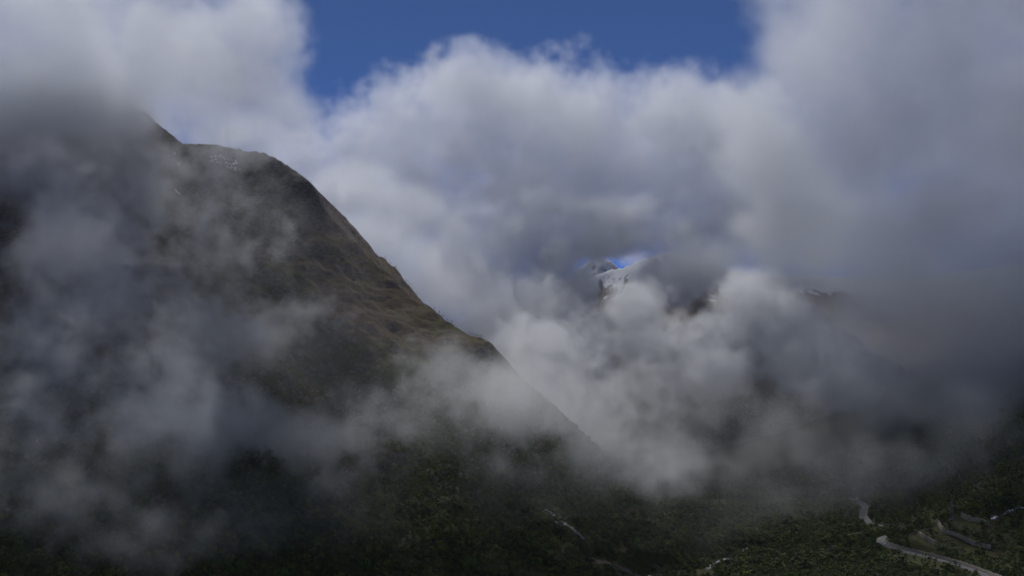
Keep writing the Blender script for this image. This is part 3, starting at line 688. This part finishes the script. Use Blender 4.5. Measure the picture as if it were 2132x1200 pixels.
# ------------------------------------------------------------------ vehicles and cabins
def car(p, heading, label, van=False):
    root = empty('parked_van' if van else 'car', p, heading)
    L_, W, Hh = (5.4, 2.0, 2.3) if van else (4.5, 1.82, 1.48)
    prof = ([(-2.7, .35), (-2.7, 1.1), (-2.62, 2.2), (-2.3, 2.3), (1.2, 2.3), (1.9, 1.35), (2.6, 1.1), (2.7, .35)] if van else
            [(-2.25, .3), (-2.25, .85), (-2.05, .98), (-1.35, 1.42), (.25, 1.46), (1.0, .98), (2.05, .82), (2.25, .6), (2.25, .3)])
    def loft(name, pr, w0, w1, zsplit, mat, grow=0):
        bm = bmesh.new(); rows = []
        for s in (-1, 1): rows.append([bm.verts.new((x, s * ((w0 if z <= zsplit else w0 + (w1 - w0) * (z - zsplit) / (Hh - zsplit)) + grow), z)) for x, z in pr])
        n = len(pr)
        for k in range(n): bm.faces.new((rows[0][k], rows[0][(k + 1) % n], rows[1][(k + 1) % n], rows[1][k]))
        bm.faces.new(rows[0][::-1]); bm.faces.new(rows[1]); bmesh.ops.recalc_face_normals(bm, faces=bm.faces[:])
        bmesh.ops.bevel(bm, geom=bm.edges[:], offset=.05, segments=2, affect='EDGES'); return bm_obj(name, bm, mat, root)
    loft('body', prof, W / 2, W / 2 - .28, .95, M['carwhite'])
    gl = [(.3, 1.5), (1.15, 1.5), (1.75, 1.42), (1.2, 2.1), (.3, 2.1)] if van else [(-1.75, 1.03), (.75, 1.03), (.2, 1.36), (-1.25, 1.34)]
    for s in (-1, 1):
        bm = bmesh.new(); z0 = .95
        vs = [bm.verts.new((x, s * (W / 2 - .28 * (z - z0) / (Hh - z0) + .015), z)) for x, z in gl]; bm.faces.new(vs if s > 0 else vs[::-1]); bm_obj('side_window', bm, M['carglass'], root)
    bm = bmesh.new(); a, b = ((1.28, 2.2), (1.86, 1.42)) if van else ((.36, 1.4), (.95, 1.03)); w_ = W / 2 - .3
    bm.faces.new([bm.verts.new(q) for q in ((b[0] + .04, -w_ - .1, b[1]), (b[0] + .04, w_ + .1, b[1]), (a[0] + .04, w_, a[1]), (a[0] + .04, -w_, a[1]))]); bm_obj('windscreen', bm, M['carglass'], root)
    for x in (-1.4, 1.45):
        for s in (-1, 1):
            bm = bmesh.new(); bar(bm, (x, s * (W / 2 - .2), .33), (x, s * (W / 2 + .02), .33), .33, 14); w = bm_obj('wheel', bm, M['tyre'], root)
            bm = bmesh.new(); bar(bm, (x, s * (W / 2), .33), (x, s * (W / 2 + .03), .33), .2, 10); bm_obj('rim', bm, M['rim'], w)
    for s in (-1, 1):
        bm = bmesh.new(); box(bm, L_ / 2 - .06, L_ / 2 + .02, s * .62 - .2, s * .62 + .2, .58, .74); bm_obj('headlight', bm, M['lamp_white'], root)
        bm = bmesh.new(); box(bm, -L_ / 2 - .02, -L_ / 2 + .06, s * .68 - .16, s * .68 + .16, .65, .85); bm_obj('tail_light', bm, M['lamp_red'], root)
    return tag(root, label, 'van' if van else 'car')
def on_road(px_, py_, lane):
    q = np.array([project(*p) for p in road]); i = int(np.argmin(np.hypot(q[:, 0] - px_, q[:, 1] - py_))); i = min(max(i, 1), len(road) - 2)
    t = road[i + 1] - road[i - 1]; t /= np.linalg.norm(t); p = road[i] + np.array([t[1], -t[0], 0]) * lane; return (p[0], p[1], p[2] + .03), math.atan2(t[1], t[0])
p, h = on_road(1839, 1137, 1.7); car(p, h, 'white car driving through the hairpin bend')
p, h = on_road(1802, 1058, 1.7); car(p, h + math.pi, 'white car on the misty upper road')
q = hit(1784, 1075); car((q[0], q[1], q[2] + .1), .6, 'white van parked on the grass left of the upper road', True)
def cabin(px_, py_, w, d, hw, rz, label):
    b = hit(px_, py_); root = empty('cabin', (b[0], b[1], b[2] - .4), rz)
    bm = bmesh.new(); v_ = [(-w, -d, -1), (w, -d, -1), (w, d, -1), (-w, d, -1), (-w, -d, hw), (w, -d, hw), (w, d, hw), (-w, d, hw), (-w, 0, hw + d * .6), (w, 0, hw + d * .6)]
    mesh_obj('wall', v_, [(0, 1, 5, 4), (2, 3, 7, 6), (1, 2, 6, 9, 5), (3, 0, 4, 8, 7)], M['plank'], root); bm.free()
    e = .4; zr = hw + d * .6 + .12; ze = hw - e * .6 + .12
    rv = [(-w - e, -d - e, ze), (w + e, -d - e, ze), (w + e, 0, zr), (-w - e, 0, zr), (-w - e, d + e, ze), (w + e, d + e, ze)]; rv += [(x, y, z + .2) for x, y, z in rv]
    roof = mesh_obj('roof', rv, [(6, 7, 8, 9), (9, 8, 11, 10), (0, 3, 2, 1), (3, 4, 5, 2), (0, 1, 7, 6), (5, 4, 10, 11), (1, 2, 8, 7), (2, 5, 11, 8), (3, 0, 6, 9), (4, 3, 9, 10)], M['roof'], root)
    bm = bmesh.new(); box(bm, w * .4 - .3, w * .4 + .3, -.3, .3, zr - .3, zr + .9); bm_obj('chimney', bm, M['stone'], roof)
    bm = bmesh.new(); box(bm, -.45, .45, -d - .06, -d + .02, 0, 2); bm_obj('door', bm, M['wood'], root)
    for s in (-1, 1):
        bm = bmesh.new(); box(bm, s * w * .6 - .5, s * w * .6 + .5, -d - .05, -d + .02, .9, 1.9); o = bm_obj('window', bm, M['paint'], root)
        bm = bmesh.new(); box(bm, s * w * .6 - .42, s * w * .6 + .42, -d - .06, -d + .02, .98, 1.82); bm_obj('pane', bm, M['carglass'], o)
    return tag(root, label, 'cabin')
cabin(1787, 1040, 4, 3, 2.5, .5, 'pale wooden cabin beside the top of the misty road')
cabin(1768, 1038.5, 3, 2.4, 2.2, -.3, 'smallest pale cabin where the road vanishes in mist')

# ------------------------------------------------------------------ clouds: sculpted vapour volumes
def vapour():
    m = bpy.data.materials.new('cloud_vapour'); m.use_nodes = True; n = m.node_tree; n.nodes.clear()
    o = n.nodes.new('ShaderNodeOutputMaterial'); v = n.nodes.new('ShaderNodeVolumePrincipled')
    v.inputs['Density'].default_value = .001; v.inputs['Density Attribute'].default_value = 'density'
    v.inputs['Color'].default_value = (.972, .985, 1, 1); v.inputs['Anisotropy'].default_value = .5
    n.links.new(v.outputs[0], o.inputs['Volume']); return m
M['vapour'] = vapour()
def cloud(name, label, puffs, D, soft=.35, amp=.9, scale=150, voxel=12, warp=60, k=.12, rough=.6, seed=0.0, fine=1.5):
    """puffs: (px, py, distance, radius x px, radius z px, radius along view m, weight)"""
    C = []
    for p in puffs:
        if isinstance(p[0], tuple): C.append((np.array(p[0], float), np.array(p[1], float), p[2])); continue
        c = at(p[0], p[1], p[2]); s = p[2] / FPX; C.append((c, np.array([p[3] * s, p[5], p[4] * s]), p[6] if len(p) > 6 else 1.0))
    lo = np.min([c - r_ * 1.35 for c, r_, _ in C], axis=0) - warp * .9; hi = np.max([c + r_ * 1.35 for c, r_, _ in C], axis=0) + warp * .9
    ob = bpy.data.objects.new(name, bpy.data.meshes.new(name)); COL.objects.link(ob)
    g = bpy.data.node_groups.new(name, 'GeometryNodeTree'); g.is_modifier = True
    g.interface.new_socket('Geometry', in_out='OUTPUT', socket_type='NodeSocketGeometry')
    N, L = g.nodes, g.links; go = N.new('NodeGroupOutput'); vc = N.new('GeometryNodeVolumeCube'); sm = N.new('GeometryNodeSetMaterial'); sm.inputs['Material'].default_value = M['vapour']
    vc.inputs['Min'].default_value = tuple(lo); vc.inputs['Max'].default_value = tuple(hi)
    for i, ax in enumerate('XYZ'): vc.inputs['Resolution ' + ax].default_value = max(8, int((hi[i] - lo[i]) / voxel))
    pos = N.new('GeometryNodeInputPosition')
    def vm(op, a, b):
        q = N.new('ShaderNodeVectorMath'); q.operation = op
        for i, z in enumerate((a, b)):
            if z is None: continue
            if isinstance(z, (tuple, list, np.ndarray)): q.inputs[i].default_value = tuple(float(w) for w in z)
            else: L.new(z, q.inputs[i])
        return q.outputs['Value'] if op == 'LENGTH' else q.outputs[0]
    def mt(op, *a):
        q = N.new('ShaderNodeMath'); q.operation = op
        for i, z in enumerate(a):
            if isinstance(z, (int, float)): q.inputs[i].default_value = float(z)
            else: L.new(z, q.inputs[i])
        return q.outputs[0]
    shifted = vm('ADD', pos.outputs[0], (seed * 371, seed * 173, -seed * 97))
    def noise(sc_, det, rg, color=False):
        q = N.new('ShaderNodeTexNoise'); q.inputs['Scale'].default_value = 1 / sc_; q.inputs['Detail'].default_value = det; q.inputs['Roughness'].default_value = rg
        L.new(shifted, q.inputs['Vector']); return q.outputs['Color'] if color else q.outputs[0]
    wv = vm('MULTIPLY', vm('SUBTRACT', noise(scale * 1.6, 2, .5, True), (.5, .5, .5)), (warp * 2,) * 3)
    wp = vm('ADD', pos.outputs[0], wv); acc = None
    for c, r_, w in C:
        ln = vm('LENGTH', vm('MULTIPLY', vm('SUBTRACT', wp, c), 1 / r_), None)
        t = mt('MULTIPLY_ADD', ln, -w, w)
        acc = t if acc is None else mt('SMOOTH_MAX', acc, t, k)
    n = mt('MULTIPLY', mt('SUBTRACT', noise(scale * 1.2, 7, rough), .5), amp * 2.6)
    n = mt('ADD', n, mt('MULTIPLY', mt('SUBTRACT', noise(scale * .3, 4, .65), .5), amp * fine))
    mr = N.new('ShaderNodeMapRange'); mr.interpolation_type = 'SMOOTHSTEP'
    L.new(mt('ADD', acc, n), mr.inputs[0]); mr.inputs[1].default_value = .02; mr.inputs[2].default_value = .02 + soft; mr.inputs[3].default_value = 0; mr.inputs[4].default_value = D * 1000        # stored per kilometre, the material turns it back
    # nothing outside the sculpted hull
    mr2 = N.new('ShaderNodeMapRange'); L.new(acc, mr2.inputs[0]); mr2.inputs[1].default_value = -.3; mr2.inputs[2].default_value = -.12
    L.new(mt('MULTIPLY', mr.outputs[0], mr2.outputs[0]), vc.inputs['Density']); L.new(vc.outputs[0], sm.inputs[0]); L.new(sm.outputs[0], go.inputs[0])
    md = ob.modifiers.new('vapour', 'NODES'); md.node_group = g
    return tag(ob, label, 'cloud', kind='stuff')

# far bank behind the ridge
cloud('cloud_bank', 'broad pale cloud bank filling the gap behind the ridge', [
    (800, 340, 5500, 170, 150, 320), (900, 250, 5300, 150, 110, 320), (985, 190, 5000, 120, 95, 330), (1000, 300, 5000, 110, 80, 250, 1.4), (1100, 230, 5000, 160, 105, 400),
    (1230, 240, 5000, 150, 115, 400), (1360, 260, 5000, 170, 115, 420), (1500, 330, 4900, 180, 160, 450), (960, 420, 5300, 240, 190, 320), (1200, 370, 4900, 250, 125, 330),
    (1430, 410, 4800, 190, 110, 300), (640, 340, 5600, 120, 90, 300), (1560, 470, 4700, 200, 120, 400)],
    .0055, .45, .85, 240, 12, 120, seed=1)
cloud('cloud', 'brightest white cloud pressed against the back of the ridge', [
    (680, 420, 4200, 120, 90, 260), (740, 390, 4400, 110, 70, 240, .9), (760, 520, 4000, 130, 100, 260), (860, 590, 3900, 150, 110, 260), (820, 450, 4300, 120, 90, 260), (960, 660, 3800, 160, 110, 260, .9)],
    .0065, .6, .5, 220, 9, 90, seed=11, fine=.9)
cloud('cloud', 'soft grey cloud filling the valley behind the ridge foot', [
    (1000, 600, 4400, 190, 160, 380), (1080, 720, 4100, 200, 130, 330), (1120, 500, 4500, 170, 100, 350, 1), (1180, 820, 3700, 190, 110, 260, .8), (1040, 800, 3700, 120, 100, 220, .8), (1100, 610, 4500, 80, 110, 300, 1), (1250, 460, 4500, 150, 45, 300, .9), (1420, 490, 4500, 110, 60, 260, .9)],
    .006, .5, .75, 220, 12, 100, seed=12)
cloud('cloud', 'large grey cloud mass hiding the mountains on the right', [
    (1690, 120, 3900, 150, 150, 350), (1800, 60, 3800, 190, 190, 400), (1950, 100, 3700, 240, 240, 450), (2150, 250, 3600, 260, 300, 450), (1800, 300, 3700, 230, 200, 400),
    (1650, 330, 3900, 180, 130, 350), (1950, 480, 3600, 260, 220, 420), (2150, 650, 3400, 260, 280, 420), (1850, 600, 3600, 200, 170, 350), (1960, 760, 3350, 240, 170, 330),
    (2100, 830, 3150, 240, 150, 280), (1850, 820, 3250, 200, 120, 260, .8), (1700, 500, 3900, 190, 130, 320), (1580, 240, 3950, 120, 110, 300, .9), (1490, 560, 4000, 110, 80, 260, 1), (1740, 700, 3800, 200, 150, 300, .8), (1660, 560, 4300, 120, 60, 250, 1.2), (1830, 450, 3800, 170, 140, 300, 1.4), (2000, 620, 3500, 200, 150, 300, 1.2), (1900, 560, 3750, 240, 120, 280, 1.7), (2130, 560, 3600, 200, 140, 280, 1.7), (2040, 430, 3700, 200, 130, 280, 1.9), (2000, 250, 3700, 220, 180, 350, 1.2), (2150, -50, 3500, 400, 250, 500), (1850, -100, 3700, 300, 180, 500)],
    .0062, .8, .65, 280, 13, 120, seed=2, fine=.8)
cloud('cloud', 'grey cloud wrapped over the left summit', [
    (100, 60, 3500, 260, 140, 450), (350, 80, 3600, 220, 150, 450), (500, 40, 3700, 130, 120, 380), (480, 170, 3800, 160, 110, 350), (590, 240, 3900, 110, 80, 220), (430, 260, 3900, 170, 80, 250), (300, 200, 3900, 200, 120, 300),
    (60, 230, 3150, 260, 170, 240), (220, 270, 3180, 150, 120, 170), (300, 330, 3120, 110, 70, 120, .7), (500, 290, 4300, 160, 60, 250), (60, 350, 3050, 190, 100, 190), (-200, 200, 3400, 260, 180, 300, .8),
    (150, 190, 3300, 240, 130, 220, 1.5), (40, 200, 3200, 240, 120, 220, 1.5), (270, 215, 3280, 110, 80, 150, 1.2)],
    .0052, .6, .85, 240, 13, 110, seed=3)
cloud('cloud', 'dense grey cloud shrouding the front of the left summit', [(30, 230, 3120, 220, 110, 150), (170, 230, 3150, 150, 95, 140), (265, 235, 3230, 75, 55, 110, .9), (-150, 250, 3100, 200, 120, 150)],
    .010, soft=.8, amp=.75, scale=200, voxel=10, warp=80, seed=18)
def mist(name, label, spots, D, **kw):
    """spots: (px, py, rx px, rz px, depth radius m, weight, gap in front of the ground m)"""
    P = []
    for s in spots:
        h = hit(s[0], s[1]); d = (h[1] if h is not None else 2800) - s[6]
        P.append((s[0], s[1], d, s[2], s[3], s[4], s[5]))
    return cloud(name, label, P, D, **kw)
mist('mist', 'torn grey mist drifting over the left mountain flank', [
    (150, 520, 160, 110, 160, 1.5, 230), (230, 610, 150, 100, 150, 1.4, 220), (110, 700, 190, 130, 150, .9, 230), (370, 620, 170, 110, 130, .8, 200), (450, 720, 190, 100, 130, .85, 200),
    (240, 780, 250, 120, 150, .9, 220), (60, 850, 190, 130, 140, .8, 210), (400, 450, 170, 90, 110, .65, 190), (500, 520, 140, 90, 110, .7, 190), (590, 690, 140, 110, 120, .95, 190),
    (650, 640, 100, 60, 90, .7, 160), (330, 880, 240, 100, 130, .8, 200), (110, 400, 200, 100, 140, 1.1, 230), (260, 410, 130, 80, 120, .9, 200), (470, 330, 130, 50, 100, .45, 160)],
    .0085, soft=.9, amp=1.1, scale=140, voxel=6.5, warp=80, rough=.66, seed=4)
mist('mist', 'pale fog band lying above the wood on the lower flank', [
    (560, 880, 200, 90, 150, 1.3, 200), (700, 900, 180, 80, 140, 1.2, 190), (430, 910, 180, 80, 140, 1.1, 200), (620, 950, 200, 60, 110, .6, 170), (280, 950, 200, 100, 130, .7, 190), (820, 880, 130, 80, 110, .65, 170),
    (120, 1010, 220, 110, 140, .5, 190), (330, 1090, 210, 70, 120, .4, 170), (1040, 960, 90, 50, 90, .55, 140), (1020, 830, 170, 120, 140, .75, 140), (900, 780, 110, 70, 100, .5, 130)],
    .0065, soft=.8, amp=.95, scale=140, voxel=7, warp=80, rough=.66, seed=5)
cloud('mist', 'grey mist veiling the foot of the ridge', [
    (1130, 845, 2540, 140, 110, 150, 1.3), (1230, 920, 2450, 140, 100, 140, 1.2), (1330, 990, 2380, 110, 60, 110, .7), (1070, 780, 2640, 100, 80, 110, .9), (1420, 960, 2500, 130, 70, 130, .8)],
    .006, soft=.8, amp=.8, scale=140, voxel=7, warp=70, rough=.66, seed=15)
cloud('cloud', 'bright billowing cloud rising in the valley beside the snowy gap', [
    (1320, 655, 3700, 80, 75, 170), (1390, 575, 4200, 70, 55, 200, 1.1), (1160, 560, 4300, 55, 60, 200, 1.1), (1262, 514, 4400, 100, 34, 200, 1.2), (1205, 605, 4200, 55, 45, 180, 1), (1345, 590, 4100, 50, 40, 160, .9), (1435, 560, 4200, 90, 50, 200, 1.4), (1370, 720, 3600, 110, 80, 180), (1250, 720, 3700, 90, 70, 160), (1430, 770, 3500, 110, 60, 150, .8), (1150, 680, 3900, 80, 120, 220, .8), (1330, 820, 3400, 120, 70, 150, .5), (1210, 880, 3100, 130, 90, 150, .5), (1130, 760, 3400, 130, 110, 180, .6)],
    .009, soft=.35, amp=.8, scale=130, voxel=6.5, warp=55, rough=.62, seed=6)
cloud('cloud', 'small white cloud behind the snowy sliver of the far ridge', [(1325, 540, 7300, 45, 22, 150), (1240, 528, 7300, 60, 20, 150)], .006, soft=.5, amp=.7, scale=120, voxel=12, warp=40, seed=17)
cloud('cloud', 'rounded bright cloud with crisp top standing right of the billowing cloud', [
    (1570, 630, 3650, 90, 75, 170), (1620, 680, 3600, 95, 90, 180), (1510, 690, 3650, 80, 70, 160), (1680, 750, 3500, 110, 75, 170), (1760, 790, 3400, 130, 70, 170, .8), (1500, 780, 3450, 90, 60, 130, .7)],
    .012, soft=.35, amp=.7, scale=130, voxel=6.5, warp=55, rough=.62, seed=7)
cloud('mist', 'thin low mist hanging over the upper road and valley', [
    (1750, 940, 2900, 240, 120, 250, .9), (1950, 950, 2800, 260, 120, 230, 1), (1580, 980, 2900, 180, 90, 220, .8), (2120, 960, 2750, 150, 80, 200, 1), (1650, 900, 3000, 200, 110, 250, .8), (1400, 880, 3100, 250, 130, 300, .9)],
    .0022, soft=1.0, amp=.9, scale=180, voxel=11, warp=90, seed=8)
mist('mist', 'thin veil of mist spread over the whole left flank', [(350, 450, 420, 220, 160, 1, 190), (250, 750, 450, 260, 170, 1, 210), (650, 750, 330, 260, 160, 1, 180), (900, 850, 300, 190, 150, 1, 170), (500, 1050, 480, 130, 150, .8, 200), (1250, 1030, 420, 130, 150, .7, 200), (1750, 1050, 420, 120, 150, .7, 200)],
    .0011, soft=.9, amp=.5, scale=200, voxel=14, warp=80, seed=16)
# unseen clouds added above and behind the camera to whiten the ambient light
cloud('fill_cloud_deck', 'unseen broken cloud layer added above and behind the viewpoint to soften the light', [
    ((-2200, 1400, 1500), (1500, 1300, 260), 1.0), ((0, 1300, 1550), (1500, 1300, 260), 1.0), ((2200, 1400, 1500), (1500, 1300, 260), 1.0),
    ((-1800, -900, 1500), (1600, 1500, 280), 1.0), ((600, -1000, 1550), (1700, 1600, 280), 1.0), ((2600, -800, 1500), (1500, 1500, 260), 1.0)],
    .003, soft=.6, amp=.7, scale=500, voxel=50, warp=150, seed=21)
cloud('cloud_bank', 'unseen bank of cloud added behind the viewpoint as neutral fill light', [((-3500, -5200, 1100), (2600, 1300, 1000), 1.0), ((0, -5400, 1100), (2600, 1300, 1000), 1.0), ((3500, -5200, 1100), (2600, 1300, 1000), 1.0)],
    .004, soft=.5, amp=.6, scale=600, voxel=100, warp=200, seed=22)  # added out of view: screens blue sky, throws neutral fill on facing slopes

# the air itself
hz = bpy.data.meshes.new('haze'); bm = bmesh.new(); box(bm, -7200, 7200, -7600, 9200, float(ZZ.min()) - 2, 2500); bm.to_mesh(hz); bm.free()
hm = bpy.data.materials.new('haze_air'); hm.use_nodes = True; hn = hm.node_tree; hn.nodes.clear()
ho = hn.nodes.new('ShaderNodeOutputMaterial'); hv = hn.nodes.new('ShaderNodeVolumePrincipled'); hv.inputs['Density'].default_value = HAZE; hv.inputs['Color'].default_value = (.72, .86, 1, 1); hv.inputs['Anisotropy'].default_value = .2
hn.links.new(hv.outputs[0], ho.inputs['Volume']); hz.materials.append(hm)
hob = bpy.data.objects.new('haze', hz); COL.objects.link(hob); tag(hob, 'pale mountain haze filling the valley air', 'haze', kind='stuff')
